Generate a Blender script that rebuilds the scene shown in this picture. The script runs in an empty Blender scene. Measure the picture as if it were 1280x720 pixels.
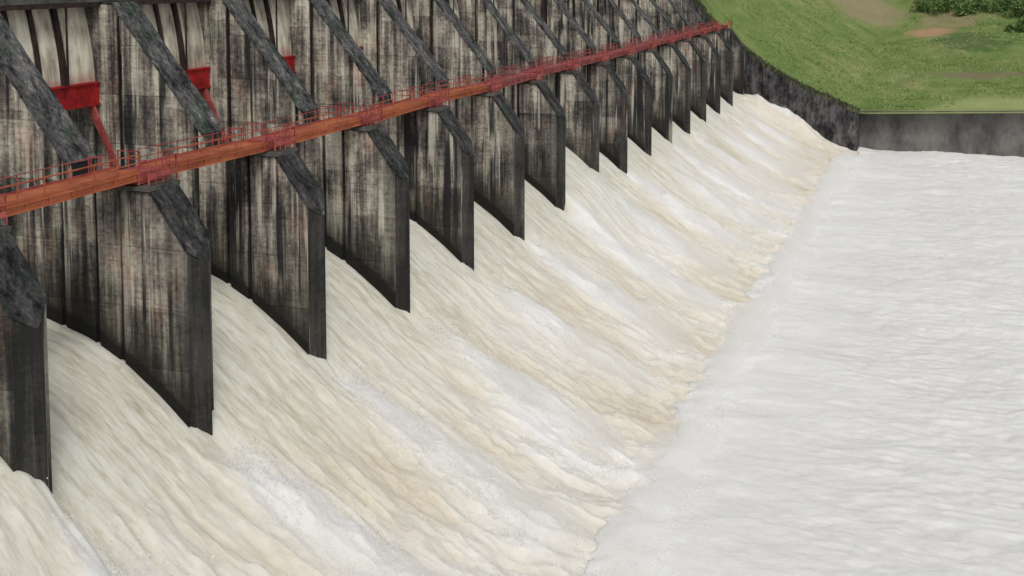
import bpy, bmesh, math, random
import numpy as np
from mathutils import Vector, Matrix

random.seed(7)
scn = bpy.context.scene
col = scn.collection
PXW = 1280.0

# ------------------------------------------------------------------ camera
FPX = 1500.0
PITCH = math.radians(5.0)
YAW = math.atan(550 * math.cos(PITCH) / FPX)
CY = -40 + FPX * math.tan(PITCH)
cam_d = bpy.data.cameras.new("camera")
cam = bpy.data.objects.new("camera", cam_d)
col.objects.link(cam)
cam_d.sensor_fit = 'HORIZONTAL'
cam_d.sensor_width = 36.0
cam_d.lens = 36.0 * FPX / PXW
cam_d.shift_y = -(360 - CY) / PXW
cam_d.clip_end = 6000
cam_d.clip_start = 0.5
cam.location = (0, 0, 0)
cam.rotation_euler = (math.pi / 2 - PITCH, 0, YAW)
scn.camera = cam

# ------------------------------------------------------------------ sky, sun, exposure
SUN_EL, SUN_AZ = math.radians(52), math.radians(150)     # azimuth from +Y clockwise
world = bpy.data.worlds.new("World")
scn.world = world
world.use_nodes = True
wn = world.node_tree
wn.nodes.clear()
w_out = wn.nodes.new("ShaderNodeOutputWorld")
w_bg = wn.nodes.new("ShaderNodeBackground")
w_sky = wn.nodes.new("ShaderNodeTexSky")
w_sky.sky_type = 'NISHITA'
w_sky.sun_disc = False
w_sky.sun_elevation = SUN_EL
w_sky.sun_rotation = SUN_AZ
w_sky.air_density = 1.0
w_sky.dust_density = 4.0
w_hsv = wn.nodes.new("ShaderNodeHueSaturation")          # an overcast, nearly white sky
w_hsv.inputs['Saturation'].default_value = 0.22
w_bg.inputs['Strength'].default_value = 0.12
wn.links.new(w_sky.outputs[0], w_hsv.inputs['Color'])
wn.links.new(w_hsv.outputs[0], w_bg.inputs['Color'])
wn.links.new(w_bg.outputs[0], w_out.inputs['Surface'])
sun_d = bpy.data.lights.new("sun", 'SUN')
sun_d.energy = 1.2
sun_d.angle = math.radians(14)
sun_d.color = (1.0, 0.965, 0.91)
sun = bpy.data.objects.new("sun", sun_d)
col.objects.link(sun)
sd = Vector((math.sin(SUN_AZ) * math.cos(SUN_EL), math.cos(SUN_AZ) * math.cos(SUN_EL), math.sin(SUN_EL)))
sun.rotation_euler = sd.to_track_quat('Z', 'Y').to_euler()
sun.location = sd * 200
scn.view_settings.view_transform = 'Standard'
scn.view_settings.look = 'None'
scn.view_settings.gamma = 1
scn.view_settings.exposure = -0.22

# ------------------------------------------------------------------ numbers of the place (metres)
S = 12.0                 # pier spacing
Y0 = 38.8                # centre of pier 0
K0, K1 = -1, 15          # piers built
HT = 1.1                 # pier half thickness
Z_BASIN = -33.0
X_TOE = -16.6
Y_END = 220.0            # training wall face
PROF = [(-120, -16.2), (-60, -16.5), (-52, -16.9), (-48, -17.4), (-44.7, -18.2), (-41.6, -19.05), (-39.2, -20.3),
        (-37.2, -21.7), (-35.1, -23.5), (-31, -26.6), (-27, -29.1), (-22, -31.5), (-16.5, -33.1), (-10, -34.3)]
ORD = ['zeroth', 'first', 'second', 'third', 'fourth', 'fifth', 'sixth', 'seventh', 'eighth', 'ninth', 'tenth',
       'eleventh', 'twelfth', 'thirteenth', 'fourteenth', 'fifteenth', 'sixteenth', 'seventeenth']

_px = np.array([p[0] for p in PROF], float)
_pz = np.array([p[1] for p in PROF], float)
_fx = np.linspace(-120, -10, 2201)
_fz = np.interp(_fx, _px, _pz)
_k = np.hanning(41); _k /= _k.sum()
_fzs = np.convolve(np.pad(_fz, 20, mode='edge'), _k, mode='valid')


def prof(x):
    return np.interp(x, _fx, _fzs)


# ------------------------------------------------------------------ numpy noise
def _hash(i, j, seed):
    n = (i * 374761393 + j * 668265263 + seed * 2147483647) & 0xFFFFFFFF
    n = ((n ^ (n >> 13)) * 1274126177) & 0xFFFFFFFF
    n = n ^ (n >> 16)
    return (n & 0xFFFFFF) / float(0xFFFFFF)


def vnoise(x, y, seed=0):
    x = np.asarray(x, float); y = np.asarray(y, float)
    xi = np.floor(x).astype(np.int64); yi = np.floor(y).astype(np.int64)
    fx = x - xi; fy = y - yi
    fx = fx * fx * fx * (fx * (fx * 6 - 15) + 10); fy = fy * fy * fy * (fy * (fy * 6 - 15) + 10)
    a = _hash(xi, yi, seed); b = _hash(xi + 1, yi, seed)
    c = _hash(xi, yi + 1, seed); d = _hash(xi + 1, yi + 1, seed)
    return (a + (b - a) * fx) * (1 - fy) + (c + (d - c) * fx) * fy


def fbm(x, y, seed=0, octv=4, gain=0.5):
    s = 0; a = 1; t = 0
    for o in range(octv):
        s = s + a * vnoise(x * 2 ** o + 17.3 * o, y * 2 ** o - 9.1 * o, seed + o)
        t += a; a *= gain
    return s / t


def sstep(a, b, x):
    t = np.clip((x - a) / (b - a), 0, 1)
    return t * t * (3 - 2 * t)


# ------------------------------------------------------------------ material helper
class NT:
    def __init__(self, name):
        self.m = bpy.data.materials.new(name)
        self.m.use_nodes = True
        self.t = self.m.node_tree
        self.t.nodes.clear()
        self.out = self.t.nodes.new("ShaderNodeOutputMaterial")
        self.b = self.t.nodes.new("ShaderNodeBsdfPrincipled")
        self.t.links.new(self.b.outputs[0], self.out.inputs[0])
        self._pos = None

    def n(self, typ, **kw):
        nd = self.t.nodes.new(typ)
        for k, v in kw.items():
            setattr(nd, k, v)
        return nd

    def link(self, a, b):
        self.t.links.new(a, b)

    def val(self, sock, v):
        if hasattr(v, 'is_output') or hasattr(v, 'links'):
            self.link(v, sock)
        else:
            sock.default_value = v

    def pos(self):
        if self._pos is None:
            self._pos = self.n("ShaderNodeNewGeometry").outputs['Position']
        return self._pos

    def vmul(self, v, s, off=(0, 0, 0)):
        nd = self.n("ShaderNodeVectorMath", operation='MULTIPLY_ADD')
        self.link(v, nd.inputs[0]); nd.inputs[1].default_value = s; nd.inputs[2].default_value = off
        return nd.outputs[0]

    def noise(self, scale3, detail=4, rough=0.55, off=(0, 0, 0), vec=None, dist=0.0):
        nd = self.n("ShaderNodeTexNoise")
        nd.inputs['Scale'].default_value = 1
        nd.inputs['Detail'].default_value = detail
        nd.inputs['Roughness'].default_value = rough
        nd.inputs['Distortion'].default_value = dist
        self.link(self.vmul(vec or self.pos(), scale3, off), nd.inputs['Vector'])
        return nd.outputs['Fac']

    def math(self, op, a, b=0.0, c=None, clamp=False):
        nd = self.n("ShaderNodeMath", operation=op, use_clamp=clamp)
        self.val(nd.inputs[0], a); self.val(nd.inputs[1], b)
        if c is not None:
            self.val(nd.inputs[2], c)
        return nd.outputs[0]

    def smooth(self, v, a, b, lo=0.0, hi=1.0):
        nd = self.n("ShaderNodeMapRange", interpolation_type='SMOOTHSTEP')
        self.val(nd.inputs['Value'], v)
        nd.inputs['From Min'].default_value = a; nd.inputs['From Max'].default_value = b
        nd.inputs['To Min'].default_value = lo; nd.inputs['To Max'].default_value = hi
        return nd.outputs[0]

    def ramp(self, v, stops, interp='LINEAR'):
        nd = self.n("ShaderNodeValToRGB")
        r = nd.color_ramp
        r.interpolation = interp
        while len(r.elements) < len(stops):
            r.elements.new(0.5)
        for e, (p, c) in zip(r.elements, stops):
            e.position = p; e.color = (*c, 1)
        self.link(v, nd.inputs[0])
        return nd.outputs[0]

    def mix(self, f, a, b, mode='MIX'):
        nd = self.n("ShaderNodeMix", data_type='RGBA', blend_type=mode)
        self.val(nd.inputs[0], f)
        for s, v in ((nd.inputs[6], a), (nd.inputs[7], b)):
            if isinstance(v, tuple):
                s.default_value = (*v, 1)
            else:
                self.link(v, s)
        return nd.outputs[2]

    def sep(self, v=None):
        nd = self.n("ShaderNodeSeparateXYZ")
        self.link(v or self.pos(), nd.inputs[0])
        return nd.outputs

    def bump(self, h, strength=0.5, dist=0.1):
        nd = self.n("ShaderNodeBump")
        nd.inputs['Strength'].default_value = strength
        nd.inputs['Distance'].default_value = dist
        self.link(h, nd.inputs['Height'])
        self.link(nd.outputs[0], self.b.inputs['Normal'])

    def sss(self, w, scale):
        self.b.inputs['Subsurface Weight'].default_value = w
        self.b.inputs['Subsurface Radius'].default_value = (1.0, 0.95, 0.85)
        self.b.inputs['Subsurface Scale'].default_value = scale

    def done(self, colr, rough=0.85, spec=0.3):
        if isinstance(colr, tuple):
            self.b.inputs['Base Color'].default_value = (*colr, 1)
        else:
            self.link(colr, self.b.inputs['Base Color'])
        self.val(self.b.inputs['Roughness'], rough)
        self.b.inputs['Specular IOR Level'].default_value = spec
        return self.m


def waterline(m):
    """height of a point above the running water beside the pier"""
    sx, sy, sz = m.sep()
    nd = m.n("ShaderNodeFloatCurve")
    c = nd.mapping.curves[0]
    xs = [-60, -52, -48, -44.7, -41.6, -39.2, -37.2, -35.1, -31, -27, -22, -16.5]
    pts = [((x + 60) / 50.0, (float(prof(x)) + 36) / 25.0) for x in xs]
    while len(c.points) < len(pts):
        c.points.new(0.5, 0.5)
    for p, q in zip(c.points, pts):
        p.location = q
    nd.mapping.update()
    m.link(m.math('DIVIDE', m.math('ADD', sx, 60.0), 50.0), nd.inputs['Value'])
    zw = m.math('SUBTRACT', m.math('MULTIPLY', nd.outputs[0], 25.0), 36.0)
    return m.math('SUBTRACT', sz, zw)


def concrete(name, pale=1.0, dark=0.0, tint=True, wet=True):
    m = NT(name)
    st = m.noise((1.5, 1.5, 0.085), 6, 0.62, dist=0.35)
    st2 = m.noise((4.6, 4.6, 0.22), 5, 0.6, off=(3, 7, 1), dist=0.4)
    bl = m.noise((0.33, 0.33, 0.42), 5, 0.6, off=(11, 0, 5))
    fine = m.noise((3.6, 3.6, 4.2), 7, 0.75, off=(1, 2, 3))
    brd = m.noise((0.55, 0.55, 4.6), 3, 0.5, off=(5, 5, 0))
    a = m.math('MULTIPLY', st, 0.40)
    a = m.math('MULTIPLY_ADD', st2, 0.25, a)
    a = m.math('MULTIPLY_ADD', bl, 0.34, a)
    a = m.math('MULTIPLY_ADD', fine, 0.26, a)
    a = m.math('MULTIPLY_ADD', brd, 0.03, a)
    rnd = m.n("ShaderNodeObjectInfo").outputs['Random']
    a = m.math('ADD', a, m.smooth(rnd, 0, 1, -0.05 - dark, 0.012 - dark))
    c = m.ramp(a, [(0.49, (0.016, 0.016, 0.016)), (0.56, (0.080, 0.075, 0.068)), (0.62, (0.21 * pale, 0.19 * pale, 0.165 * pale)),
                   (0.68, (0.44 * pale, 0.41 * pale, 0.34 * pale)), (0.75, (0.72 * pale, 0.69 * pale, 0.58 * pale))])
    sx0, sy0, sz0 = m.sep()
    cz = m.math('FRACT', m.math('DIVIDE', m.math('ADD', sz0, m.math('MULTIPLY', fine, 0.12)), 0.62))
    crs = m.math('MULTIPLY', m.smooth(cz, 0.0, 0.16, 1.0, 0.0), m.smooth(m.noise((0.9, 0.9, 1.6), 4, 0.6, off=(3, 61, 8)), 0.44, 0.60))
    c = m.mix(m.math('MULTIPLY', crs, 0.5), c, (0.022, 0.021, 0.019))
    tl = m.math('ADD', sx0, m.math('MULTIPLY_ADD', st2, 3.0, -1.5))
    c = m.mix(m.math('MULTIPLY', m.smooth(tl, -37.6, -35.4), m.smooth(sz0, -9.0, -13.0, 0.0, 0.62)), c, (0.024, 0.024, 0.022))
    dk = m.smooth(m.noise((1.15, 1.15, 0.035), 3, 0.5, off=(21, 3, 8), dist=0.15), 0.54, 0.62)
    dk = m.math('MULTIPLY', dk, m.smooth(m.noise((0.5, 0.5, 0.16), 3, 0.5, off=(2, 13, 8)), 0.36, 0.52))
    c = m.mix(m.math('MULTIPLY', dk, 0.94), c, (0.017, 0.018, 0.020))
    wh = m.smooth(m.noise((1.7, 1.7, 0.045), 3, 0.55, off=(71, 5, 3), dist=0.15), 0.57, 0.64)
    wh = m.math('MULTIPLY', wh, m.smooth(m.noise((0.6, 0.6, 0.2), 4, 0.6, off=(5, 43, 8)), 0.42, 0.58))
    c = m.mix(m.math('MULTIPLY', wh, 0.75 * pale), c, (0.66, 0.63, 0.53))
    if tint:
        t1 = m.smooth(m.noise((0.5, 0.5, 0.3), 3, 0.5, off=(40, 1, 9)), 0.52, 0.72)
        c = m.mix(m.math('MULTIPLY', t1, 0.8), c, (1.0, 0.76, 0.74), 'MULTIPLY')
        t2 = m.smooth(m.noise((0.7, 0.7, 0.4), 3, 0.5, off=(4, 31, 2)), 0.52, 0.72)
        c = m.mix(m.math('MULTIPLY', t2, 0.6), c, (0.80, 0.92, 0.78), 'MULTIPLY')
    if wet:
        h = waterline(m)
        hn = m.math('ADD', h, m.math('MULTIPLY_ADD', st2, 3.2, -1.6))
        hn = m.math('ADD', hn, m.math('MULTIPLY_ADD', st, 3.0, -1.5))
        wm = m.smooth(hn, 0.7, 5.4, 0.92, 0.0)
        c = m.mix(wm, c, (0.020, 0.019, 0.015))
        w2 = m.smooth(m.math('ADD', h, m.math('MULTIPLY_ADD', fine, 0.9, -0.45)), 0.55, 0.95, 0.9, 0.0)
        c = m.mix(w2, c, (0.010, 0.010, 0.009))
    hgt = m.math('MULTIPLY_ADD', fine, 0.6, m.math('MULTIPLY', brd, 0.8))
    m.bump(hgt, 0.7, 0.09)
    return m.done(c, 0.88, 0.25)


def simple(name, c1, c2, scale=(2, 2, 2), rough=0.8, lo=0.4, hi=0.65, bump=0.2, spec=0.3, detail=5, bdist=0.04):
    m = NT(name)
    a = m.noise(scale, detail, 0.62)
    b = m.noise(tuple(s * 5 for s in scale), 4, 0.6, off=(9, 2, 4))
    k = m.math('MULTIPLY_ADD', b, 0.35, m.math('MULTIPLY', a, 0.65))
    if bump:
        m.bump(b, bump, bdist)
    return m.done(m.ramp(k, [(lo, c1), (hi, c2)]), rough, spec)


M = {}
M['panel'] = concrete('weathered_concrete', 1.0, -0.005)
M['core'] = concrete('dark_recess_concrete', 0.6, 0.10, wet=True)  # core behind the panels, toned darker so the grooves read dark


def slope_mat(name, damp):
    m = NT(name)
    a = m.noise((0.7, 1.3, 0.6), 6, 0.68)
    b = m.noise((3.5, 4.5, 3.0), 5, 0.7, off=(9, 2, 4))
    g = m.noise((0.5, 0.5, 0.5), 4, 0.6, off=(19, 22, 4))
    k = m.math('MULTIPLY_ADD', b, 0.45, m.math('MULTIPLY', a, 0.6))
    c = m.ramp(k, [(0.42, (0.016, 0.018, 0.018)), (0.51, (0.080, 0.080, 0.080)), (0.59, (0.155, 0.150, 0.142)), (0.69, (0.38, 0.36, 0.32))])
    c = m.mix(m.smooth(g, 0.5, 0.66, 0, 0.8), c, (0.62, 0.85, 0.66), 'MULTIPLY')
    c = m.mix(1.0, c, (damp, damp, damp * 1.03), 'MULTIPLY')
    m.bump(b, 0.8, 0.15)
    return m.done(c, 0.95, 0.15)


M['slope'] = slope_mat('lichen_dark_concrete', 0.95)
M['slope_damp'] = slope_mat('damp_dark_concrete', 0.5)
M['nose'] = concrete('dark_nose_concrete', 0.5, 0.075, wet=False)  # tail facets, a darker tone of the pier concrete
M['deck'] = simple('deck_concrete', (0.04, 0.04, 0.038), (0.16, 0.155, 0.14), (0.5, 0.5, 0.5), 0.9)
M['orange'] = simple('rusty_orange_paint', (0.26, 0.065, 0.030), (0.50, 0.155, 0.072), (0.7, 0.45, 1.2), 0.7, 0.36, 0.62, 0.12)
M['rail'] = simple('red_rail_paint', (0.20, 0.035, 0.032), (0.50, 0.115, 0.10), (1.0, 1.0, 1.0), 0.6, 0.38, 0.62, 0.1)
M['dullred'] = simple('dull_red_steel', (0.15, 0.035, 0.035), (0.40, 0.115, 0.115), (1.0, 1.0, 1.0), 0.7, 0.38, 0.62, 0.1)
M['red'] = simple('dark_red_gate_paint', (0.17, 0.008, 0.010), (0.50, 0.024, 0.026), (1.0, 1.0, 0.7), 0.6, 0.38, 0.64, 0.15)
M['rust'] = simple('dark_rusty_steel', (0.012, 0.010, 0.009), (0.06, 0.035, 0.028), (2, 2, 1), 0.7)


def gate_mat():
    m = NT('faded_gate_steel')
    st = m.noise((1.6, 1.6, 0.12), 5, 0.6, off=(2, 2, 2))
    bl = m.noise((0.5, 0.5, 0.5), 4, 0.6)
    rnd = m.n("ShaderNodeObjectInfo").outputs['Random']
    a = m.math('MULTIPLY_ADD', st, 0.6, m.math('MULTIPLY', bl, 0.4))
    a = m.math('ADD', a, m.smooth(rnd, 0, 1, -0.05, 0.06))
    c = m.ramp(a, [(0.36, (0.16, 0.13, 0.11)), (0.48, (0.50, 0.46, 0.37)), (0.60, (0.80, 0.77, 0.63))])
    sx, sy, sz = m.sep()
    r = m.smooth(m.math('ADD', sz, m.math('MULTIPLY', st, 2.0)), -6.2, -4.9, 0.75, 0.0)     # rust bleeding up from the red beam
    c = m.mix(m.math('MULTIPLY', r, m.smooth(bl, 0.4, 0.6)), c, (0.36, 0.15, 0.12))
    m.bump(st, 0.2, 0.05)
    return m.done(c, 0.75)


M['gate'] = gate_mat()


def chute_mat():
    m = NT('silty_white_water')
    at = m.n("ShaderNodeAttribute", attribute_name='foam').outputs['Fac']
    ag = m.n("ShaderNodeAttribute", attribute_name='glass').outputs['Fac']
    w = m.noise((0.22, 0.8, 0.2), 3, 0.5, off=(8, 0, 0))
    s1 = m.noise((0.28, 1.7, 0.28), 6, 0.66, dist=0.5)
    s2 = m.noise((0.8, 3.8, 0.8), 5, 0.6, off=(4, 1, 2), dist=0.8)
    fz = m.noise((1.2, 1.9, 1.2), 7, 0.75, off=(1, 8, 3), dist=1.0)
    k = m.math('MULTIPLY', at, 0.66)
    k = m.math('MULTIPLY_ADD', s1, 0.50, k)
    k = m.math('MULTIPLY_ADD', s2, 0.26, k)
    k = m.math('MULTIPLY_ADD', fz, 0.54, k)
    sp = m.noise((3.2, 5.5, 3.2), 6, 0.75, off=(17, 8, 3), dist=0.8)
    k = m.math('MULTIPLY_ADD', sp, 0.42, m.math('SUBTRACT', k, 0.21))
    k = m.math('MULTIPLY_ADD', w, 0.25, k)
    c = m.ramp(m.math('MULTIPLY', k, 0.5), [(0.35, (0.62, 0.55, 0.425)), (0.43, (0.69, 0.64, 0.535)), (0.53, (0.745, 0.71, 0.63)),
                                           (0.62, (0.77, 0.75, 0.695)), (0.72, (0.82, 0.818, 0.805))])
    g = m.ramp(m.math('MULTIPLY_ADD', s2, 0.5, m.math('MULTIPLY', s1, 0.5)),
               [(0.37, (0.47, 0.45, 0.34)), (0.47, (0.66, 0.65, 0.545)), (0.57, (0.79, 0.785, 0.71))])
    c = m.mix(m.math('MULTIPLY', ag, 0.85), c, g)
    h = m.math('MULTIPLY_ADD', s2, 0.45, m.math('MULTIPLY_ADD', fz, 0.45, m.math('MULTIPLY', sp, 0.45)))
    m.bump(h, 0.42, 0.20)
    m.sss(0.85, 0.45)
    return m.done(c, 0.55, 0.3)


def basin_mat():
    m = NT('basin_foam')
    at = m.n("ShaderNodeAttribute", attribute_name='foam').outputs['Fac']
    s1 = m.noise((0.16, 0.5, 0.3), 6, 0.66, dist=0.8)
    s2 = m.noise((0.8, 2.4, 1.0), 6, 0.7, off=(4, 1, 2), dist=0.7)
    fz = m.noise((2.0, 3.4, 3), 6, 0.75, off=(7, 0, 1), dist=1.0)
    k = m.math('MULTIPLY_ADD', s1, 0.42, m.math('MULTIPLY', s2, 0.33))
    k = m.math('MULTIPLY_ADD', fz, 0.27, k)
    k = m.math('MULTIPLY_ADD', at, 0.16, k)
    c = m.ramp(k, [(0.33, (0.60, 0.56, 0.49)), (0.43, (0.735, 0.72, 0.685)), (0.53, (0.81, 0.805, 0.785)), (0.68, (0.87, 0.87, 0.855))])
    m.bump(m.math('MULTIPLY_ADD', fz, 0.8, s2), 0.5, 0.16)
    m.sss(0.85, 0.45)
    return m.done(c, 0.6, 0.3)


M['chute'] = chute_mat()
M['basin'] = basin_mat()
M['reservoir'] = simple('reservoir_water', (0.30, 0.28, 0.22), (0.42, 0.40, 0.33), (0.05, 0.3, 0.1), 0.15, bump=0.15, spec=0.5)


# ------------------------------------------------------------------ mesh helpers
def mesh_obj(name, verts, faces, mat, parent=None, smooth=False):
    me = bpy.data.meshes.new(name)
    me.from_pydata([tuple(v) for v in verts], [], faces)
    me.materials.append(mat)
    if smooth:
        me.polygons.foreach_set('use_smooth', [True] * len(me.polygons))
    o = bpy.data.objects.new(name, me)
    col.objects.link(o)
    if parent:
        o.parent = parent
    return o


def bm_obj(name, bm, mat, parent=None):
    me = bpy.data.meshes.new(name)
    bmesh.ops.recalc_face_normals(bm, faces=bm.faces)
    bm.to_mesh(me); bm.free()
    me.materials.append(mat)
    o = bpy.data.objects.new(name, me)
    col.objects.link(o)
    if parent:
        o.parent = parent
    return o


def box(bm, a, b):
    x0, y0, z0 = a; x1, y1, z1 = b
    v = [bm.verts.new(p) for p in ((x0, y0, z0), (x1, y0, z0), (x1, y1, z0), (x0, y1, z0), (x0, y0, z1), (x1, y0, z1), (x1, y1, z1), (x0, y1, z1))]
    for f in ((0, 3, 2, 1), (4, 5, 6, 7), (0, 1, 5, 4), (1, 2, 6, 5), (2, 3, 7, 6), (3, 0, 4, 7)):
        bm.faces.new([v[i] for i in f])


def bar(bm, p, q, w, h=None):
    """rectangular bar from p to q"""
    h = h or w
    p = Vector(p); q = Vector(q); d = (q - p).normalized()
    up = Vector((0, 0, 1)) if abs(d.z) < 0.95 else Vector((0, 1, 0))
    s = d.cross(up).normalized() * w / 2
    u = s.cross(d).normalized() * h / 2
    v = [bm.verts.new(c) for c in (p - s - u, p + s - u, p + s + u, p - s + u, q - s - u, q + s - u, q + s + u, q - s + u)]
    for f in ((0, 3, 2, 1), (4, 5, 6, 7), (0, 1, 5, 4), (1, 2, 6, 5), (2, 3, 7, 6), (3, 0, 4, 7)):
        bm.faces.new([v[i] for i in f])


def tag(o, label=None, cat=None, group=None, kind=None):
    if label: o['label'] = label
    if cat: o['category'] = cat
    if group: o['group'] = group
    if kind: o['kind'] = kind
    return o


def empty(name, loc):
    o = bpy.data.objects.new(name, None)
    o.location = loc
    o.empty_display_size = 0.5
    col.objects.link(o)
    return o


def copy_tree(o, parent=None):
    c = o.copy()
    col.objects.link(c)
    c.parent = parent
    for ch in o.children:
        copy_tree(ch, c)
    return c


def grid_mesh(name, X, Y, Z, mat, attrs, kind):
    ny, nx = X.shape
    me = bpy.data.meshes.new(name)
    nv = nx * ny
    co = np.stack([X, Y, Z], -1).reshape(-1, 3).astype(np.float32)
    ii = np.arange(nv).reshape(ny, nx)
    q = np.stack([ii[:-1, :-1], ii[:-1, 1:], ii[1:, 1:], ii[1:, :-1]], -1).reshape(-1, 4).astype(np.int32)
    nf = len(q)
    me.vertices.add(nv); me.vertices.foreach_set('co', co.ravel())
    me.loops.add(nf * 4); me.loops.foreach_set('vertex_index', q.ravel())
    me.polygons.add(nf)
    me.polygons.foreach_set('loop_start', np.arange(0, nf * 4, 4, dtype=np.int32))
    me.update(calc_edges=True); me.validate()
    me.polygons.foreach_set('use_smooth', [True] * nf)
    for k, v in attrs.items():
        a = me.attributes.new(k, 'FLOAT', 'POINT')
        a.data.foreach_set('value', v.ravel().astype(np.float32))
    me.materials.append(mat)
    o = bpy.data.objects.new(name, me)
    col.objects.link(o)
    o['kind'] = kind
    return o


# ------------------------------------------------------------------ running water on the spillway
def build_chute():
    xs = np.concatenate([np.arange(-60, -48, 1.0), np.arange(-48, -14.5, 0.17)])
    ys = np.concatenate([np.arange(8, 90, 0.15), np.arange(90, 150, 0.22), np.arange(150, Y_END + 0.5, 0.35)])
    X, Y = np.meshgrid(xs, ys)
    Z = prof(X)
    k = (Y - Y0) / S
    kb = np.floor(k).astype(int)                       # bay kb lies between pier kb and kb+1
    dyp = (k - np.round(k)) * S                        # distance to the nearest pier line
    rng = np.random.RandomState(3)
    lift = {b: float(rng.uniform(-0.35, 0.35)) for b in range(-6, 20)}
    lift[-1] = 2.5; lift[6] = 1.9; lift[0] = 0.0; lift[1] = 0.1
    L = np.vectorize(lift.get)(kb).astype(float)
    down = sstep(-35.0, -24.0, X)
    Z = Z + L * (1 - sstep(-34.6, -29, X)) * sstep(-58, -46, X)
    free = sstep(-36.0, -33.5, X)                      # 0 between the piers, 1 below the noses
    # sheet between the piers: bulged, with long straight streaks
    bay = 1 - np.abs(dyp) / (S / 2)
    fl = X + 0.0
    Yw = Y + 0.5 * (fbm(X * 0.22, Y * 0.25, 5, 3) - 0.5) * (0.6 + 2.8 * down)
    s_long = fbm(fl * 0.11, Yw * 1.3, 11, 4) - 0.5
    s_fine = fbm(fl * 0.35, Yw * 3.2, 21, 3) - 0.5
    turb = fbm(X * 0.34, Yw * 0.85, 31, 5, 0.56) - 0.5
    ridg = 1 - np.abs(2 * fbm(X * 0.24 + 3, Yw * 0.62, 41, 4, 0.55) - 1)
    Z = Z + s_long * (0.26 + 0.32 * free) + s_fine * (0.10 + 0.15 * free)
    fz = fbm(X * 1.2, Yw * 2.4, 35, 4, 0.62) - 0.5
    Z = Z + free * (turb * (0.6 + 0.7 * down) + (ridg - 0.8) * (0.10 + 0.12 * down) + fz * 0.30)
    # tails behind the noses: a short hollow, then a standing ridge that spreads
    dist = X + 35.0
    wid = 0.9 + 0.19 * np.clip(dist, 0, 30)
    tail = np.exp(-(dyp / wid) ** 2) * free
    hollow = np.exp(-(dyp / 1.0) ** 2) * np.exp(-((dist - 0.8) / 1.5) ** 2)
    rise = np.exp(-((dist - 6.5) / 5.0) ** 2)
    Z = Z - 0.75 * hollow * free + 0.65 * tail * rise * (0.6 + 0.8 * vnoise(X * 0.7, Y * 0.8, 51))
    # wave that curls along the training wall
    dw = Y_END - Y
    Z = Z + 3.4 * np.exp(-((dw - 2.6) / 3.0) ** 2) * sstep(-37, -31, X) * (1 - 0.75 * sstep(-26, -17, X)) * (0.75 + 0.5 * fbm(X * 0.4, Y * 0.3, 61, 3))
    # near side faces are clamped into the basin
    patch = fbm(X * 0.10, Yw * 0.17, 71, 4) - 0.5
    foam = 0.40 + 1.3 * patch + 0.95 * tail * (0.25 + rise) - 0.30 * free * bay * np.exp(-((dist - 8.5) / 5.0) ** 2)
    foam = foam + 0.35 * s_long + 0.5 * free * turb - 0.10 * sstep(-25, -18, X)
    foam = foam - 0.28 * sstep(185, 212, Y) * free
    glass = (1 - sstep(-37.0, -29.5, X + 2.5 * patch * 2)) * (1 - 0.85 * tail)
    return grid_mesh('spillway_water', X, Y, Z, M['chute'], {'foam': np.clip(foam, 0, 1), 'glass': np.clip(glass, 0, 1)}, 'structure')


chute = build_chute()


def build_basin():
    xs = np.concatenate([np.arange(-22, 22, 0.24), np.arange(22, 60, 1.0), np.arange(60, 301, 20.0)])
    ys = np.concatenate([np.arange(-20, 40, 2.0), np.arange(40, 130, 0.2), np.arange(130, 227.5, 0.4)])
    X, Y = np.meshgrid(xs, ys)
    r = X - X_TOE
    Z = np.full_like(X, Z_BASIN)
    near = np.exp(-np.clip(r, 0, 99) / 4.5)
    sw = fbm(X * 0.10, Y * 0.16, 81, 4) - 0.5
    wv = 1 - np.abs(2 * fbm(X * 0.20 + 2.0 * sw, Y * 0.55, 91, 4, 0.55) - 1)
    bo = fbm(X * 0.5, Y * 0.5, 101, 4) - 0.5
    amp = sstep(3, 16, r)
    Z = Z + 0.7 * sw + (wv - 0.8) * (0.05 + 0.20 * amp) + bo * (0.55 * near + 0.28 * amp) + (fbm(X * 1.3, Y * 2.0, 105, 4, 0.6) - 0.5) * (0.08 + 0.2 * amp)
    Z = Z + 0.55 * near * (0.4 + fbm(X * 0.3, Y * 0.25, 111, 3))
    # ragged line where the chute dives under: push the basin below it upstream of the toe
    edge = X_TOE + 1.8 * (fbm(Y * 0.22, Y * 0 + 3.1, 121, 4) - 0.5) + 1.1 * (vnoise(Y * 1.1, Y * 0, 131) - 0.5)
    Z = Z - 0.9 * sstep(0.0, 4.0, edge - X)
    foam = np.clip(0.35 + 0.9 * near + 1.1 * sw + 0.35 * bo - 0.35 * (1 - wv) * amp, 0, 1.3)
    return grid_mesh('basin_water', X, Y, Z, M['basin'], {'foam': foam}, 'structure')


basin = build_basin()
res = mesh_obj('reservoir', [(-900, -400, -16.9), (-58, -400, -16.9), (-58, 900, -16.9), (-900, 900, -16.9)], [(0, 1, 2, 3)], M['reservoir'])
tag(res, kind='structure')

# ------------------------------------------------------------------ piers
BX, BZ = -47.0, -26.5           # base point of a pier
PROFILE = [(-34.9, -26.5), (-34.9, -14.7), (-37.5, -11.15), (-42.4, -11.0), (-42.55, -10.1), (-49.0, -2.14), (-59.0, -2.14), (-59.0, -26.5)]
HC = 0.92                       # half thickness of the core behind the panels


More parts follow.
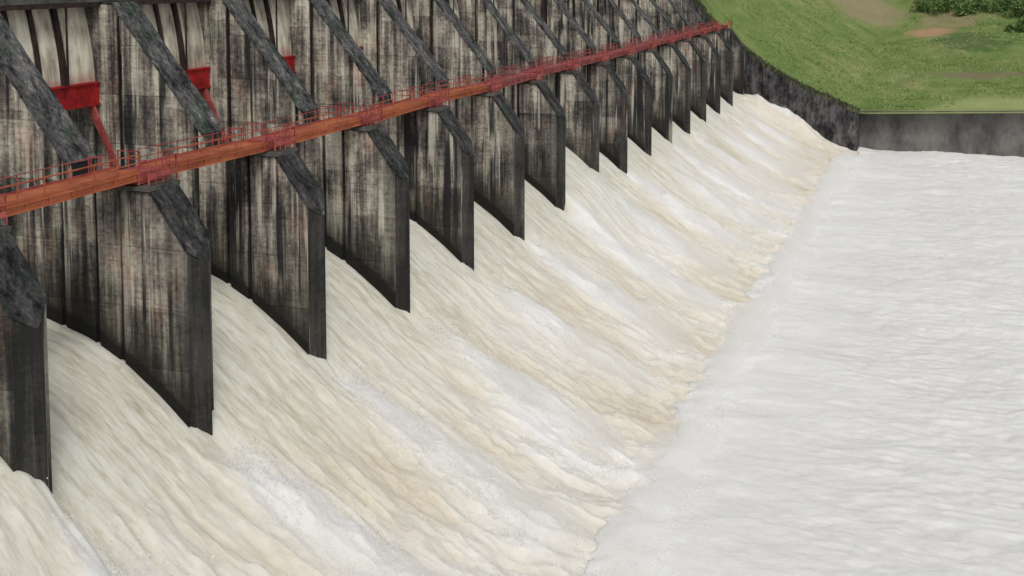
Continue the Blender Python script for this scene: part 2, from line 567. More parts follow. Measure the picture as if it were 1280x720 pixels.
def clip_poly(poly, x0, x1, z0, z1):
    def cut(p, f):
        out = []
        for i in range(len(p)):
            a, b = p[i - 1], p[i]
            da, db = f(a), f(b)
            if (da >= 0) != (db >= 0):
                t = da / (da - db)
                out.append((a[0] + (b[0] - a[0]) * t, a[1] + (b[1] - a[1]) * t))
            if db >= 0:
                out.append(b)
        return out
    for f in (lambda p: p[0] - x0, lambda p: x1 - p[0], lambda p: p[1] - z0, lambda p: z1 - p[1]):
        if poly:
            poly = cut(poly, f)
    res = []
    for p in poly:
        if not res or abs(p[0] - res[-1][0]) + abs(p[1] - res[-1][1]) > 1e-4:
            res.append(p)
    if len(res) > 1 and abs(res[0][0] - res[-1][0]) + abs(res[0][1] - res[-1][1]) < 1e-4:
        res.pop()
    return res


def area(p):
    return 0.5 * abs(sum(p[i - 1][0] * p[i][1] - p[i][0] * p[i - 1][1] for i in range(len(p))))


def prism(bm, poly, y0, y1, ox=BX, oz=BZ):
    a = [bm.verts.new((x - ox, y0, z - oz)) for x, z in poly]
    b = [bm.verts.new((x - ox, y1, z - oz)) for x, z in poly]
    n = len(poly)
    bm.faces.new(a); bm.faces.new(b[::-1])
    for i in range(n):
        bm.faces.new((a[i - 1], b[i - 1], b[i], a[i]))


SHX = -35.55                    # shoulder where the tail begins
PANEL_COLS = [(-39.32, SHX), (-40.82, -39.60), (-42.95, -41.10), (-45.60, -43.25), (-48.42, -45.63), (-52.0, -48.80), (-55.4, -52.03), (-58.9, -55.43)]


def inset_profile():
    return [(-34.9, -26.5), (-34.9, -14.86), (-37.56, -11.28), (-42.52, -11.12), (-42.65, -10.2), (-49.06, -2.29), (-58.95, -2.29), (-58.95, -26.5)]


def cut_tail(bm, half):
    for s in (-1, 1):
        pt = Vector((SHX - BX, s * half, 0)); tip = Vector((-34.9 - BX, 0, 0))
        d = tip - pt
        nrm = Vector((abs(d.y), s * abs(d.x), 0))
        bmesh.ops.bisect_plane(bm, geom=bm.verts[:] + bm.edges[:] + bm.faces[:], plane_co=pt, plane_no=nrm, clear_outer=True)
        bmesh.ops.holes_fill(bm, edges=[e for e in bm.edges if e.is_boundary], sides=0)


def make_pier():
    root = empty('concrete_pier', (BX, 0, BZ))
    bm = bmesh.new()
    prism(bm, [p if p[0] < -36 else p for p in PROFILE], -HC, HC)
    # pointed tail: cut both downstream corners
    cut_tail(bm, HC)
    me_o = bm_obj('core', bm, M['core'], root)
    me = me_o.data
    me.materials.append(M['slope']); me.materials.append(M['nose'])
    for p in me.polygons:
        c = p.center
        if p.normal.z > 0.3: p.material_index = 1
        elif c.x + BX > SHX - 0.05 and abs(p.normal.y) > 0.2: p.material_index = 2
    rnw = random.Random(8)
    # caps over the sloping edges (full width of the pier, a little proud)
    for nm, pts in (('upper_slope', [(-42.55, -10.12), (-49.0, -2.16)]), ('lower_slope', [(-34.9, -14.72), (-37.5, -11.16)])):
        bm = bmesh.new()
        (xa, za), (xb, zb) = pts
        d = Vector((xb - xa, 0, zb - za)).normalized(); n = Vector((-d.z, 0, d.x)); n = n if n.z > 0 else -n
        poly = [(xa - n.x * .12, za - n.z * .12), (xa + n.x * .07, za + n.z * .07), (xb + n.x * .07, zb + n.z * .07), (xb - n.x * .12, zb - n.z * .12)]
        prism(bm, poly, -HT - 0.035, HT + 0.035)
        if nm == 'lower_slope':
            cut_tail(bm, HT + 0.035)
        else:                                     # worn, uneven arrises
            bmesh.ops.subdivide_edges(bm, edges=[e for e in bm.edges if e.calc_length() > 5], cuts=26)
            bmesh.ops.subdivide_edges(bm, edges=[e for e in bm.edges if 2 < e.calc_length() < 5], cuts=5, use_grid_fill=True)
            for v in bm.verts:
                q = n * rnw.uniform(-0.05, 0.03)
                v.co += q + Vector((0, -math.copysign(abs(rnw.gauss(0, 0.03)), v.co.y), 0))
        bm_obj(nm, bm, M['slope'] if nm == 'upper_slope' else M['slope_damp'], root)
    bm = bmesh.new()
    prism(bm, [(-37.40, -11.20), (-37.40, -10.98), (-42.53, -10.90), (-42.53, -11.12)], -HT - 0.16, HT + 0.16)
    bm_obj('ledge_slab', bm, M['deck'], root)
    # formwork panels of the face, each a piece with recessed joints
    prof_in = inset_profile()
    rnd = random.Random(5)
    far = bmesh.new()
    for ci, (xa, xb) in enumerate(PANEL_COLS):
        zt = -26.5
        while zt < -2.2:
            z1 = zt + 3.1
            poly = clip_poly(prof_in, xa, xb, zt + 0.012, z1 - 0.012)
            zt = z1
            if len(poly) < 3 or area(poly) < 0.05:
                continue
            hid = z1 < min(float(prof(xa)), float(prof(xb))) - 2.2
            j = rnd.uniform(-0.02, 0.02)
            prism(far, poly, HC - 0.01, HT + j)
            if hid:
                continue
            bm = bmesh.new()
            prism(bm, poly, -HT + j, -HC + 0.01)
            bm_obj('panel', bm, M['panel'], root)
    bm_obj('far_face', far, M['panel'], root)
    # stop-log guide: steel angle at the groove mouth
    bm = bmesh.new()
    box(bm, (-48.74 - BX, -HT + 0.02, -17.5 - BZ), (-48.66 - BX, -HC - 0.005, -3.0 - BZ))
    bm_obj('guide_rail', bm, M['rust'], root)
    return root


pier0 = make_pier()
piers = {}
for k in range(K0, K1 + 1):
    p = pier0 if k == K0 else copy_tree(pier0)
    p.location = (BX, Y0 + S * k, BZ)
    n = K1 - k + 1
    tag(p, f'weathered grey concrete spillway pier, {ORD[n]} pier counted from the grassy bank', 'pier', 'concrete piers of the spillway')
    piers[k] = p


# ------------------------------------------------------------------ gates
GX = -50.3


def make_gate():
    """origin: middle of the bay, at the sill; bay clear width from -4.8 to 4.8"""
    root = empty('radial_gate', (GX, 0, -17))
    y1 = S / 2 - HT - 0.06; y0 = -y1
    oz = 17.0
    ribs = [y1 - 3.0, y1 - 5.0, y1 - 7.0]
    edges = [y1] + ribs + [y0]

    def arcx(z):                               # curved leaf, leaning upstream with height
        return -0.02 * (z + 8.6) ** 2 - 0.05
    for i in range(len(edges) - 1):
        a, b = edges[i + 1] + 0.05, edges[i] - 0.05
        vs, fs = [], []
        zz = np.linspace(-7.2, -2.38, 7)
        for z in zz:
            x = arcx(z)
            vs += [(x, a, z + oz), (x, b, z + oz), (x - 0.08, b, z + oz), (x - 0.08, a, z + oz)]
        for r in range(6):
            o = r * 4
            for e in range(4):
                fs.append((o + e, o + (e + 1) % 4, o + 4 + (e + 1) % 4, o + 4 + e))
        fs.append((3, 2, 1, 0)); fs.append((24, 25, 26, 27))
        mesh_obj('skin_panel', vs, fs, M['gate'], root)
    for i, y in enumerate(ribs):
        bm = bmesh.new()
        w = 0.17 if i == 0 else 0.07
        zz = np.linspace(-7.15, -2.36, 7)
        for q in range(6):
            bar(bm, (arcx(zz[q]) + 0.10, y, zz[q] + oz), (arcx(zz[q + 1]) + 0.10, y, zz[q + 1] + oz), 2 * w, 0.34)
        bm_obj('rib', bm, M['rust'], root)
    bm = bmesh.new()
    box(bm, (-0.42, y0, -8.45 + oz), (0.14, y1, -7.22 + oz))
    box(bm, (-0.5, y0, -7.22 + oz), (0.24, y1, -7.10 + oz))
    box(bm, (-0.5, y0, -8.57 + oz), (0.24, y1, -8.45 + oz))
    for y in np.arange(y0 + 0.6, y1, 1.2):
        box(bm, (0.14, y - 0.04, -8.45 + oz), (0.22, y + 0.04, -7.22 + oz))
    bm_obj('bottom_beam', bm, M['red'], root)
    bm = bmesh.new()
    bar(bm, (0.32, ribs[0], -7.1 + oz), (0.32, ribs[0], -2.2 + oz), 0.10)
    bm_obj('hoist_rod', bm, M['rust'], root)
    for s in (1, -1):
        bm = bmesh.new()
        yy = s * (y1 - 0.55)
        bar(bm, (0.0, yy, -8.5 + oz), (1.9, yy, -12.7 + oz), 0.22, 0.26)
        bar(bm, (-0.3, yy, -8.5 + oz), (1.9, yy, -12.75 + oz), 0.16, 0.2)
        bm_obj('arm', bm, M['rail'], root)
        bm = bmesh.new()
        box(bm, (1.55, yy - 0.35 if s > 0 else y0 - 0.02, -13.2 + oz), (2.35, y1 + 0.02 if s > 0 else yy + 0.35, -12.45 + oz))
        bm_obj('trunnion', bm, M['rust'], root)
    bm = bmesh.new()
    box(bm, (-1.2, y0, -2.40 + oz), (0.4, y1, -2.12 + oz))
    bm_obj('hoist_beam', bm, M['rust'], root)
    return root


gate0 = make_gate()
for k in range(K0, K1):
    g = gate0 if k == K0 else copy_tree(gate0)
    g.location = (GX, Y0 + S * (k + 0.5), -17)
    n = K1 - k
    tag(g, f'pale gate with dark red bottom beam, in the {ORD[n]} bay from the grassy bank', 'gate', 'spillway gates between the piers')

# ------------------------------------------------------------------ catwalk
WX0, WX1 = -39.75, -38.2
WZ = -10.36


def railing(bm, p, q, n, h=1.05, rails=(0.36, 0.70, 1.05), w=0.06):
    p = Vector(p); q = Vector(q)
    for i in range(n + 1):
        c = p.lerp(q, i / n)
        bar(bm, c, c + Vector((0, 0, h)), w)
    for r in rails:
        bar(bm, p + Vector((0, 0, r)), q + Vector((0, 0, r)), w * 0.9)


def make_span():
    L = S / 2 - HT + 0.15
    root = empty('catwalk_span', (0, 0, 0))
    ox = (WX0 + WX1) / 2
    root.location = (ox, 0, WZ)
    a, b = WX0 - ox, WX1 - ox
    for x in (a, b):
        bm = bmesh.new()
        box(bm, (x - 0.04, -L, -0.34), (x + 0.04, L, -0.05))
        box(bm, (x - 0.13, -L, -0.40), (x + 0.13, L, -0.34))
        box(bm, (x - 0.13, -L, -0.05), (x + 0.13, L, 0.0))
        for y in np.arange(-L + 0.6, L, 1.5):
            box(bm, (x - 0.12, y - 0.03, -0.34), (x + 0.12, y + 0.03, -0.05))
        bm_obj('girder', bm, M['orange'], root)
    bm = bmesh.new()
    box(bm, (a - 0.05, -L, 0.003), (b + 0.05, L, 0.06))
    bm_obj('walking_deck', bm, M['orange'], root)
    for x in (a, b):
        bm = bmesh.new()
        railing(bm, (x, -L, 0.06), (x, L, 0.06), 6, h=0.85, w=0.045, rails=(0.42, 0.85))
        box(bm, (x - 0.02, -L, 0.07), (x + 0.02, L, 0.20))
        bm_obj('guard_rail', bm, M['orange'] if x > 0 else M['rail'], root)
    return root


rsp = random.Random(21)
span0 = make_span()
for k in range(K0, K1):
    s = span0 if k == K0 else copy_tree(span0)
    s.location = ((WX0 + WX1) / 2 + rsp.uniform(-0.1, 0.1), Y0 + S * (k + 0.5), WZ + rsp.uniform(-0.10, 0.08))
    s.rotation_euler = (rsp.uniform(-0.012, 0.012), 0, rsp.uniform(-0.02, 0.02))
    if k >= 5:                                   # the far spans are coloured a duller red
        for ch in s.children:
            ch.material_slots[0].link = 'OBJECT'
            ch.material_slots[0].material = M['dullred']
    n = K1 - k
    tag(s, f'orange red steel catwalk span with railings, over the {ORD[n]} bay from the grassy bank', 'walkway', 'catwalk spans between the piers')


def make_platform():
    root = empty('platform_railing', (-39.5, 0, -10.92))
    h = HT + 0.05
    for s in (-1, 1):
        bm = bmesh.new()
        railing(bm, (-1.7, s * h, 0), (-0.35, s * h, 0), 2, h=1.30, rails=(0.9, 1.30), w=0.055)
        bm_obj('side_rail', bm, M['rail'], root)
        bm = bmesh.new()
        railing(bm, (1.35, s * h, 0), (1.95, s * h, 0), 1, h=1.30, rails=(0.9, 1.30), w=0.055)
        bm_obj('end_rail', bm, M['rail'], root)
    bm = bmesh.new()
    railing(bm, (1.97, -h, 0), (1.97, h, 0), 4, h=1.30, rails=(0.9, 1.30), w=0.055)
    box(bm, (1.95, -h, 0.35), (1.99, h, 0.62))
    bm_obj('front_rail', bm, M['rail'], root)
    bm = bmesh.new()
    box(bm, (-0.3, -HT, 0.02), (1.3, HT, 0.60))
    bm_obj('floor_plate', bm, M['rail'], root)
    return root


plat0 = make_platform()
for k in range(K0, K1 + 1):
    s = plat0 if k == K0 else copy_tree(plat0)
    s.location = (-39.5, Y0 + S * k, -10.92)
    n = K1 - k + 1
    tag(s, f'red railing around the ledge of the {ORD[n]} pier from the grassy bank', 'railing', 'red railings on the pier ledges')

# ------------------------------------------------------------------ bridge deck on top
ya, yb = Y0 + S * K0 - 8, Y0 + S * K1 + 30
deck = empty('bridge_deck', (-53, (ya + yb) / 2, -2.10))
tag(deck, 'concrete road deck with parapets running along the top of the dam', 'bridge deck')
hl = (yb - ya) / 2
bm = bmesh.new(); box(bm, (-6.0, -hl, 0.0), (3.1, hl, 0.95)); bm_obj('slab', bm, M['deck'], deck)
for x in (-6.0, 2.75):
    bm = bmesh.new(); box(bm, (x, -hl, 0.953), (x + 0.35, hl, 1.85)); bm_obj('parapet', bm, M['deck'], deck)


# ------------------------------------------------------------------ far bank
def wall_top(x):
    return np.interp(x, [-60, -48, -45, -42, -36, -33.7, -25.6, -15.2, -14.4, 400],
                     [-2.2, -2.4, -6.0, -10.2, -15.0, -16.9, -21.8, -26.0, -26.2, -26.2]) + 0.047 * np.clip(np.asarray(x, float) + 15.0, 0, 45)


def hill_z(X, Y):
    base = wall_top(X)
    t = np.clip(Y - (Y_END + 6), 0, None)
    g = 0.27 * np.clip(t - 5.0 * sstep(-24, -10, X), 0, None)
    up = base + g
    top = 9 + 6 * (fbm(X * 0.012, Y * 0.012, 141, 3))
    z = np.minimum(up, top + 0.05 * t)
    z = z + (fbm(X * 0.07, Y * 0.07, 151, 4) - 0.5) * 2.6 * sstep(2, 22, t) + (fbm(X * 0.4, Y * 0.4, 161, 3) - 0.5) * 0.5 * sstep(0, 6, t)
    # cut path running across the slope
    zp = -26.2 + 0.27 * 17
    inp = np.exp(-((t - 19.0 + 0.06 * X) / 1.6) ** 2) * sstep(-6, 4, X)
    z = z - 0.7 * inp
    z = np.where(X < -62, np.minimum(z, -2.2 + 0.5 * (X + 62) + 0.1 * t), z)
    return z


def hill_mat():
    m = NT('grass_slope')
    big = m.noise((0.045, 0.045, 0.045), 5, 0.6)
    med = m.noise((0.22, 0.35, 0.22), 5, 0.65, off=(5, 3, 0))
    fn = m.noise((1.6, 1.6, 1.6), 5, 0.7, off=(2, 2, 2))
    k = m.math('MULTIPLY_ADD', med, 0.45, m.math('MULTIPLY', big, 0.35))
    k = m.math('MULTIPLY_ADD', fn, 0.25, k)
    c = m.ramp(k, [(0.40, (0.085, 0.135, 0.042)), (0.48, (0.135, 0.205, 0.058)), (0.56, (0.185, 0.240, 0.082)), (0.66, (0.28, 0.295, 0.135))])
    sx, sy, sz = m.sep()
    tan = m.smooth(m.noise((0.06, 0.05, 0.05), 4, 0.6, off=(33, 12, 1)), 0.50, 0.62)
    sx, sy, sz = m.sep()
    # dry strip high on the slope
    hi = m.smooth(m.math('ADD', sz, m.math('MULTIPLY', med, 6)), -12.5, -8.5)
    tan = m.math('MULTIPLY', tan, m.smooth(sx, -32.0, -18.0))
    c = m.mix(m.math('MULTIPLY', m.math('MULTIPLY', tan, 0.85), m.math('MULTIPLY_ADD', hi, 0.75, 0.25)), c, (0.29, 0.235, 0.135))

    def spot(cx, cy, rx, ry, colr, amt):
        nonlocal c
        dx = m.math('DIVIDE', m.math('SUBTRACT', sx, cx), rx); dy = m.math('DIVIDE', m.math('SUBTRACT', sy, cy), ry)
        d = m.math('ADD', m.math('MULTIPLY', dx, dx), m.math('MULTIPLY', dy, dy))
        d = m.math('ADD', d, m.math('MULTIPLY_ADD', med, 2.4, -1.2))
        d = m.math('ADD', d, m.math('MULTIPLY_ADD', fn, 1.6, -0.8))
        c = m.mix(m.smooth(d, 0.35, 1.0, amt, 0.0), c, colr)
    # mown strip along the wall
    t = m.math('SUBTRACT', sy, Y_END + 6.0)
    lim = m.smooth(sx, -10.0, 6.0, 2.0, 11.0)
    e = m.math('SUBTRACT', m.math('ADD', t, m.math('MULTIPLY', med, 4.0)), lim)
    c = m.mix(m.math('MULTIPLY', m.smooth(e, -1.0, 3.5, 0.55, 0.0), m.smooth(sx, -15.0, -12.0)), c, (0.40, 0.43, 0.20))
    for s in SPOTS:
        spot(*s)
    m.bump(fn, 0.7, 0.3)
    return m.done(c, 0.95, 0.1)


def pix_on_hill(px, py):
    f = Vector((-math.sin(YAW) * math.cos(PITCH), math.cos(YAW) * math.cos(PITCH), -math.sin(PITCH)))
    r = Vector((math.cos(YAW), math.sin(YAW), 0)); u = r.cross(f)
    d = f + r * ((px - 640) / FPX) - u * ((py - CY) / FPX)
    for t in np.arange(215, 520, 0.5):
        p = d * float(t / d.y)
        if p.y > Y_END + 5.5 and hill_z(np.array(p.x), np.array(p.y)) >= p.z:
            return p
    return d * (300 / d.y)


SPOTS = []
p = pix_on_hill(1163, 40); SPOTS.append((p.x, p.y, 6.0, 4.5, (0.44, 0.26, 0.165), 0.85))
p = pix_on_hill(1080, 8); SPOTS.append((p.x, p.y, 10, 12, (0.30, 0.25, 0.15), 0.8))
p = pix_on_hill(1225, 95); SPOTS.append((p.x, p.y, 11, 2.4, (0.20, 0.175, 0.105), 0.85))
p = pix_on_hill(1210, 50); SPOTS.append((p.x, p.y, 8, 6, (0.065, 0.11, 0.04), 0.7))
M['hill'] = hill_mat()


def build_hill():
    xs = np.concatenate([np.arange(-260, -70, 6.0), np.arange(-70, 60, 0.7), np.arange(60, 401, 8.0)])
    ys = np.concatenate([np.arange(Y_END + 3.2, 330, 0.7), np.arange(330, 900, 10.0)])
    X, Y = np.meshgrid(xs, ys)
    return grid_mesh('hillside', X, Y, hill_z(X, Y), M['hill'], {}, 'structure')


build_hill()

# training wall beside the chute: stepped lengths of dark concrete
M['twall'] = simple('dark_training_wall', (0.018, 0.017, 0.018), (0.19, 0.175, 0.18), (0.4, 0.4, 0.25), 0.85, 0.42, 0.70, 0.9, bdist=0.15)
M['bwall'] = simple('basin_wall_concrete', (0.075, 0.071, 0.068), (0.21, 0.20, 0.19), (0.16, 0.16, 0.10), 0.9, 0.38, 0.64, 0.4, bdist=0.08)
tw = empty('training_wall', (-26, Y_END + 2.6, -36))
tag(tw, 'dark sloping concrete training wall at the foot of the grass bank beside the chute', 'wall')
xs = np.linspace(-58, -15.0, 19)
rw = random.Random(9)
for i in range(len(xs) - 1):
    a, b = xs[i] + 0.02, xs[i + 1] - 0.02
    za, zb = float(wall_top(a)) + 0.5, float(wall_top(b)) + 0.5
    y0 = Y_END + rw.uniform(-0.3, 0.3) - (Y_END + 2.6)
    bm = bmesh.new()
    n, rows = 7, 11
    rowv = []
    for j in range(rows):
        f = j / (rows - 1)
        rowv.append([bm.verts.new((xx + 26 + (rw.uniform(-.12, .12) if 0 < q < n - 1 else 0), y0 - 0.7 * (1 - f) + rw.uniform(-.28, .28),
                                   (zz + 36) * f + (rw.uniform(-.5, .4) if j else 0)))
                     for q, (xx, zz) in enumerate(zip(np.linspace(a, b, n), np.linspace(za, zb, n)))])
    top = rowv[-1]
    topb = [bm.verts.new((v.co.x, 3.2, v.co.z)) for v in top]
    botb = [bm.verts.new((v.co.x, 3.2, 0)) for v in top]
    for j in range(rows - 1):
        for q in range(n - 1):
            bm.faces.new((rowv[j][q], rowv[j][q + 1], rowv[j + 1][q + 1], rowv[j + 1][q]))
    for q in range(n - 1):
        bm.faces.new((top[q], top[q + 1], topb[q + 1], topb[q]))
        bm.faces.new((topb[q], topb[q + 1], botb[q + 1], botb[q]))
    bm.faces.new([rw_[0] for rw_ in rowv] + [topb[0], botb[0]])
    bm.faces.new([rw_[-1] for rw_ in rowv][::-1] + [botb[-1], topb[-1]])
    bm_obj('wall_block', bm, M['twall'], tw)

bw = empty('basin_wall', (40, Y_END + 6, -36))
tag(bw, 'long grey concrete retaining wall along the far edge of the foaming basin', 'wall')
x = -15.0
i = 0
while x < 140:
    w = 5.6
    y0 = -0.25 + rw.uniform(-0.05, 0.05)
    bm = bmesh.new()
    xa, xb = x - 40 + 0.012, x + w - 40 - 0.012
    za, zb = float(wall_top(x)) + 35.75, float(wall_top(x + w)) + 35.75
    prism(bm, [(xa, 0), (xb, 0), (xb, zb), (xa, za)], y0, 0.6, 0, 0)
    cop = bmesh.new()
    prism(cop, [(xa, za + 0.003), (xb, zb + 0.003), (xb, zb + 0.3), (xa, za + 0.3)], -0.42, 0.7, 0, 0)
    bm_obj('coping', cop, M['deck'], bw)
    bm_obj('wall_panel', bm, M['bwall'], bw)
    x += w
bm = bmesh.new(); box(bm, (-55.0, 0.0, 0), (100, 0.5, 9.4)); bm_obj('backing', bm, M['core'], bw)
# wing that joins the training wall to the basin wall
bm = bmesh.new(); box(bm, (-55.12, -6.0, 0), (-54.98, 0.0, 9.5)); bm_obj('return_wall', bm, M['twall'], bw)


# grass tufts on the slope (nobody could count them)
def tuft_mat():
    m = NT('grass_blades')
    a = m.noise((0.15, 0.15, 0.15), 4, 0.6)
    b = m.noise((1.2, 1.2, 1.2), 3, 0.6, off=(4, 4, 4))
    k = m.math('MULTIPLY_ADD', b, 0.5, m.math('MULTIPLY', a, 0.5))
    return m.done(m.ramp(k, [(0.38, (0.22, 0.30, 0.11)), (0.5, (0.31, 0.39, 0.15)), (0.62, (0.42, 0.45, 0.22))]), 0.9, 0.1)


M['tuft'] = tuft_mat()
rng = np.random.RandomState(12)
N = 24000
tx = rng.uniform(-58, 45, N); ty = Y_END + 6.3 + 100 * rng.rand(N) ** 1.25
dens = fbm(tx * 0.08, ty * 0.08, 171, 4)
keep = dens > 0.40
for (cx, cy, rx, ry, c_, a_) in SPOTS[:3]:
    keep &= ((tx - cx) / rx) ** 2 + ((ty - cy) / ry) ** 2 > 0.9
keep &= ~((tx > -14) & (ty - Y_END - 6 < np.where(tx > 1, 10, 4)))
tx, ty = tx[keep], ty[keep]
tz = hill_z(tx, ty)
n = len(tx)
hh = rng.uniform(0.10, 0.32, n); ang = rng.uniform(0, math.tau, n); ww = rng.uniform(0.10, 0.26, n)
vs = np.zeros((n, 2, 3, 3), np.float32)
for b in range(2):
    a = ang + b * 1.4
    vs[:, b, 0] = np.stack([tx - np.cos(a) * ww, ty - np.sin(a) * ww, tz - 0.1], -1)
    vs[:, b, 1] = np.stack([tx + np.cos(a) * ww, ty + np.sin(a) * ww, tz - 0.1], -1)
    vs[:, b, 2] = np.stack([tx + rng.uniform(-.3, .3, n), ty + rng.uniform(-.3, .3, n), tz + hh], -1)
v = vs.reshape(-1, 3)
g = mesh_obj('grass', v.tolist(), [(3 * i, 3 * i + 1, 3 * i + 2) for i in range(len(v) // 3)], M['tuft'])
tag(g, 'short rough grass growing over the slope behind the training wall', 'grass', kind='stuff')


# weeds hanging along the top of the training wall
nw = 5200
wx = rng.uniform(-50, -15.5, nw); wy = Y_END + rng.uniform(0.1, 5.5, nw)
wz = np.where(wy < Y_END + 3.4, wall_top(wx) + 0.45, hill_z(wx, wy))
wh_ = rng.uniform(0.2, 0.9, nw) * (0.3 + 1.2 * fbm(wx * 0.5, wy * 0.5, 181, 3))
wa = rng.uniform(0, math.tau, nw); wb = rng.uniform(0.12, 0.3, nw)
v = np.zeros((nw, 3, 3))
v[:, 0] = np.stack([wx - np.cos(wa) * wb, wy - np.sin(wa) * wb, wz - 0.2], -1)
v[:, 1] = np.stack([wx + np.cos(wa) * wb, wy + np.sin(wa) * wb, wz - 0.2], -1)
v[:, 2] = np.stack([wx + rng.uniform(-.4, .4, nw), wy + rng.uniform(-.4, .4, nw), wz + wh_], -1)
M['weed'] = simple('weed_blades', (0.035, 0.05, 0.022), (0.15, 0.17, 0.075), (0.5, 0.5, 0.5), 0.9, bump=0)
g = mesh_obj('weeds', v.reshape(-1, 3).tolist(), [(3 * i, 3 * i + 1, 3 * i + 2) for i in range(nw)], M['weed'])
tag(g, 'dark weeds growing along the top of the training wall', 'weeds', kind='stuff')


# torn foam and droplets thrown up from the water
def build_spray():
    r = np.random.RandomState(77)
    me = chute.data
    nv = len(me.vertices)
    co = np.zeros(nv * 3, np.float32); me.vertices.foreach_get('co', co); co = co.reshape(-1, 3)
    fo = np.zeros(nv, np.float32); me.attributes['foam'].data.foreach_get('value', fo)
    w = np.clip(fo - 0.35, 0, 1) ** 1.3 * sstep(-37, -31, co[:, 0]) * (1 - sstep(-17.0, -16.0, co[:, 0]))
    w = w * (0.15 + sstep(0.45, 0.62, fbm(co[:, 0] * 0.5, co[:, 1] * 0.6, 191, 3)))
    w = w * (1 - 0.7 * sstep(90, 160, co[:, 1]))
    idx = r.choice(nv, 150000, p=w / w.sum())
    c = co[idx] + r.normal(0, 0.12, (len(idx), 3)).astype(np.float32)
    c[:, 2] += np.abs(r.normal(0, 0.20, len(idx)))
    parts = [c]
    # veils where the jets leave the piers
    for k in range(K0, K1 + 1):
        n1 = 9000 if k < 4 else 4000
        d = 1.0 + r.gamma(2.0, 2.4, n1)
        x1 = -35 + d; y1 = Y0 + S * k + r.normal(0, 1, n1) * (0.45 + 0.16 * d)
        z1 = prof(x1) + 0.2 + np.abs(r.normal(0, 1, n1)) * (0.25 + 0.05 * d)
        parts.append(np.stack([x1, y1, z1], -1))
    # boil along the toe
    n2 = 200000
    y2 = 30 + (Y_END - 32) * r.rand(n2) ** 1.2
    puff = fbm(y2 * 0.25, y2 * 0 + 1.7, 201, 3)
    y2 = y2[r.rand(n2) < sstep(0.3, 0.7, puff)]; n2 = len(y2)
    x2 = X_TOE + r.normal(0.7, 1.3, n2)
    parts.append(np.stack([x2, y2, Z_BASIN + 0.1 + np.abs(r.normal(0, 0.6, n2)) * (0.4 + vnoise(y2 * 0.6, y2 * 0 + 4.4, 211))], -1))
    c = np.concatenate(parts)
    n = len(c)
    sz = r.gamma(3.0, 0.0055, n) + 0.008
    v = c[:, None, :] + r.normal(0, 1, (n, 3, 3)) * sz[:, None, None]
    f = np.arange(n * 3).reshape(-1, 3)
    me = bpy.data.meshes.new('spray')
    me.vertices.add(n * 3); me.vertices.foreach_set('co', v.astype(np.float32).ravel())
    me.loops.add(n * 3); me.loops.foreach_set('vertex_index', f.astype(np.int32).ravel())
    me.polygons.add(n); me.polygons.foreach_set('loop_start', np.arange(0, n * 3, 3, dtype=np.int32))
    me.update(calc_edges=True)
    me.materials.append(M['spray'])
    o = bpy.data.objects.new('spray', me); col.objects.link(o)
    tag(o, 'white spray and torn foam flying off the rushing water', 'spray', kind='stuff')


def spray_mat():
    m = NT('spray_white')
    m.done((0.9, 0.895, 0.88), 0.7, 0.2)
    tr = m.n("ShaderNodeBsdfTranslucent"); tr.inputs['Color'].default_value = (0.95, 0.945, 0.93, 1)
    mx = m.n("ShaderNodeMixShader"); mx.inputs[0].default_value = 0.5
    m.link(m.b.outputs[0], mx.inputs[1]); m.link(tr.outputs[0], mx.inputs[2]); m.link(mx.outputs[0], m.out.inputs[0])
    return m.m


M['spray'] = spray_mat()
build_spray()


# shrubs on the top of the slope
def leaf_mat():
    m = NT('shrub_leaves')
    a = m.noise((1.1, 1.1, 1.1), 3, 0.6)
    return m.done(m.ramp(a, [(0.35, (0.05, 0.10, 0.03)), (0.5, (0.12, 0.21, 0.06)), (0.66, (0.22, 0.31, 0.11))]), 0.7, 0.25)


M['leaf'] = leaf_mat()
M['bark'] = simple('bark', (0.03, 0.022, 0.016), (0.09, 0.07, 0.05), (4, 4, 1), 0.9)


def make_shrub(seed, rx, rz):
    r = np.random.RandomState(seed)
    root = empty('shrub', (0, 0, 0))
    nl = 900
    cl = r.normal(0, 1, (16, 3)); cl /= np.linalg.norm(cl, axis=1)[:, None]
    cl *= r.uniform(0.35, 0.9, (16, 1))
    cl[:, 2] = np.abs(cl[:, 2]) * 0.8 + 0.15
    vs, fs = [], []
    for i in range(nl):
        c = cl[r.randint(16)] + r.normal(0, 0.17, 3)
        c = np.array([c[0] * rx, c[1] * rx, max(c[2], 0.04) * rz])
        a = r.normal(0, 1, 3); a /= np.linalg.norm(a)
        b = np.cross(a, r.normal(0, 1, 3)); b /= np.linalg.norm(b)
        s = r.uniform(0.14, 0.30)
        o = len(vs)
        vs += [c - a * s, c + b * s * 0.6, c + a * s, c - b * s * 0.6]
        fs.append((o, o + 1, o + 2, o + 3))
    mesh_obj('crown', vs, fs, M['leaf'], root)
    bm = bmesh.new()
    for i in range(5):
        q = cl[i] * np.array([rx, rx, rz])
        bar(bm, (0, 0, -0.2), (q[0] * .5, q[1] * .5, q[2] * .55), 0.12)
        bar(bm, (q[0] * .5, q[1] * .5, q[2] * .55), tuple(q), 0.06)
    bm_obj('stem', bm, M['bark'], root)
    return root


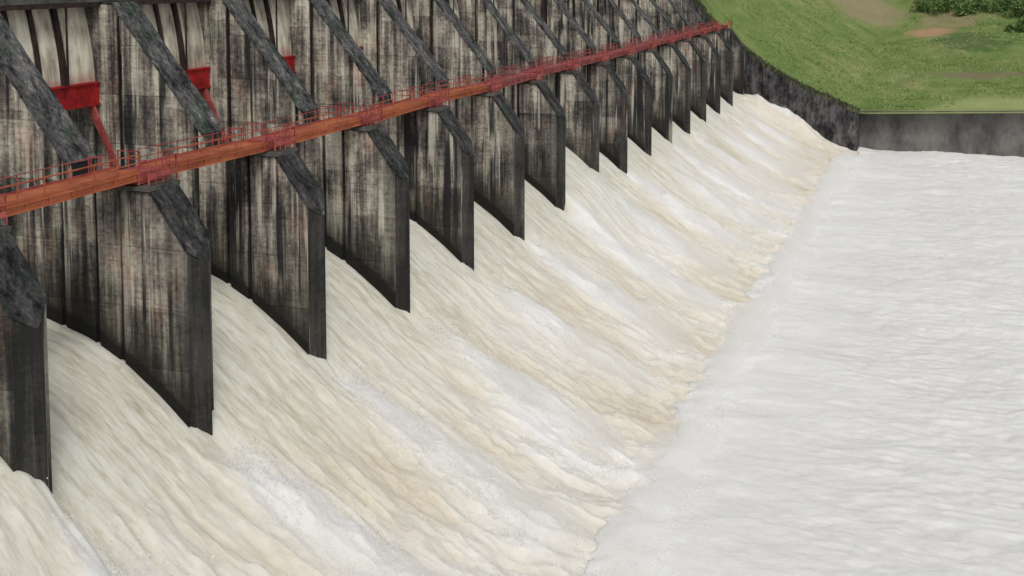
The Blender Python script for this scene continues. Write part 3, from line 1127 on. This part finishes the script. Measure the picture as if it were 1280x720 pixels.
shr = [make_shrub(1, 2.6, 3.0), make_shrub(2, 3.4, 3.4), make_shrub(3, 2.0, 2.4)]
spots = [(1153, 14, 0), (1172, 17, 1), (1190, 12, 0), (1208, 18, 2), (1222, 13, 1), (1243, 16, 0), (1262, 12, 1), (1278, 20, 0), (1204, 3, 1), (1252, 2, 0), (1272, 40, 2), (1160, 3, 2)]
used = set()
rs = random.Random(4)
for (px, py, kind) in spots:
    P = pix_on_hill(px, py)
    o = shr[kind] if kind not in used else copy_tree(shr[kind])
    used.add(kind)
    o.location = (P.x, P.y, float(hill_z(np.array(P.x), np.array(P.y))) - 0.1)
    o.rotation_euler.z = rs.uniform(0, 6.28)
    s = rs.uniform(0.95, 1.4); o.scale = (s, s, s)
    lab = 'dark green leafy shrub in the thicket above the bare orange earth patch'
    tag(o, lab, 'shrub', 'shrubs at the top of the grass bank')


# ------------------------------------------------------------------ mist hanging over the broken water
def mist_mat(name, dens):
    mt = bpy.data.materials.new(name); mt.use_nodes = True
    t = mt.node_tree; t.nodes.clear()
    o = t.nodes.new("ShaderNodeOutputMaterial"); v = t.nodes.new("ShaderNodeVolumePrincipled")
    v.inputs['Color'].default_value = (1.0, 0.995, 0.98, 1)
    v.inputs['Density'].default_value = dens
    v.inputs['Anisotropy'].default_value = 0.0
    t.links.new(v.outputs[0], o.inputs['Volume'])
    return mt


scn.cycles.volume_bounces = 6
M['mist'] = mist_mat('white_mist', 0.27)
mist = empty('mist', (-25, 120, Z_BASIN))
tag(mist, 'thin white mist drifting over the foot of the spillway', 'mist', kind='stuff')
bm = bmesh.new()
bmesh.ops.create_icosphere(bm, subdivisions=3, radius=1.0)
pm = bpy.data.meshes.new('mist_puff'); bm.to_mesh(pm); bm.free()
pm.materials.append(M['mist'])
rm = random.Random(31)


def puff(x, y, z, rx, ry, rz, tilt):
    o = bpy.data.objects.new('mist_puff', pm)
    col.objects.link(o); o.parent = mist; o['kind'] = 'stuff'
    o.location = (x + 25, y - 120, z - Z_BASIN)
    o.scale = (rx, ry, rz); o.rotation_euler = (0, tilt, rm.uniform(-0.15, 0.15))


for k in range(K0, K1):
    yk = Y0 + S * k
    for (dx, rx, ry, rz) in ((5.0, 3.2, 1.2, 0.8), (8.5, 4.0, 1.9, 1.1), (12.5, 3.6, 2.5, 1.0)):
        x = -35 + dx + rm.uniform(-0.8, 0.8)
        puff(x, yk + rm.uniform(-0.6, 0.6), float(prof(x)) + 0.35, rx * rm.uniform(.8, 1.2), ry * rm.uniform(.8, 1.3), rz * rm.uniform(.8, 1.2), math.atan(0.58 - 0.02 * dx))
y = 44.0
while y < Y_END - 5:
    ry = rm.uniform(2.4, 4.6)
    puff(X_TOE + rm.uniform(-0.2, 1.2), y, Z_BASIN + 0.3, rm.uniform(1.2, 2.6), ry, rm.uniform(0.6, 1.4), 0.15)
    y += ry * rm.uniform(0.8, 1.5)
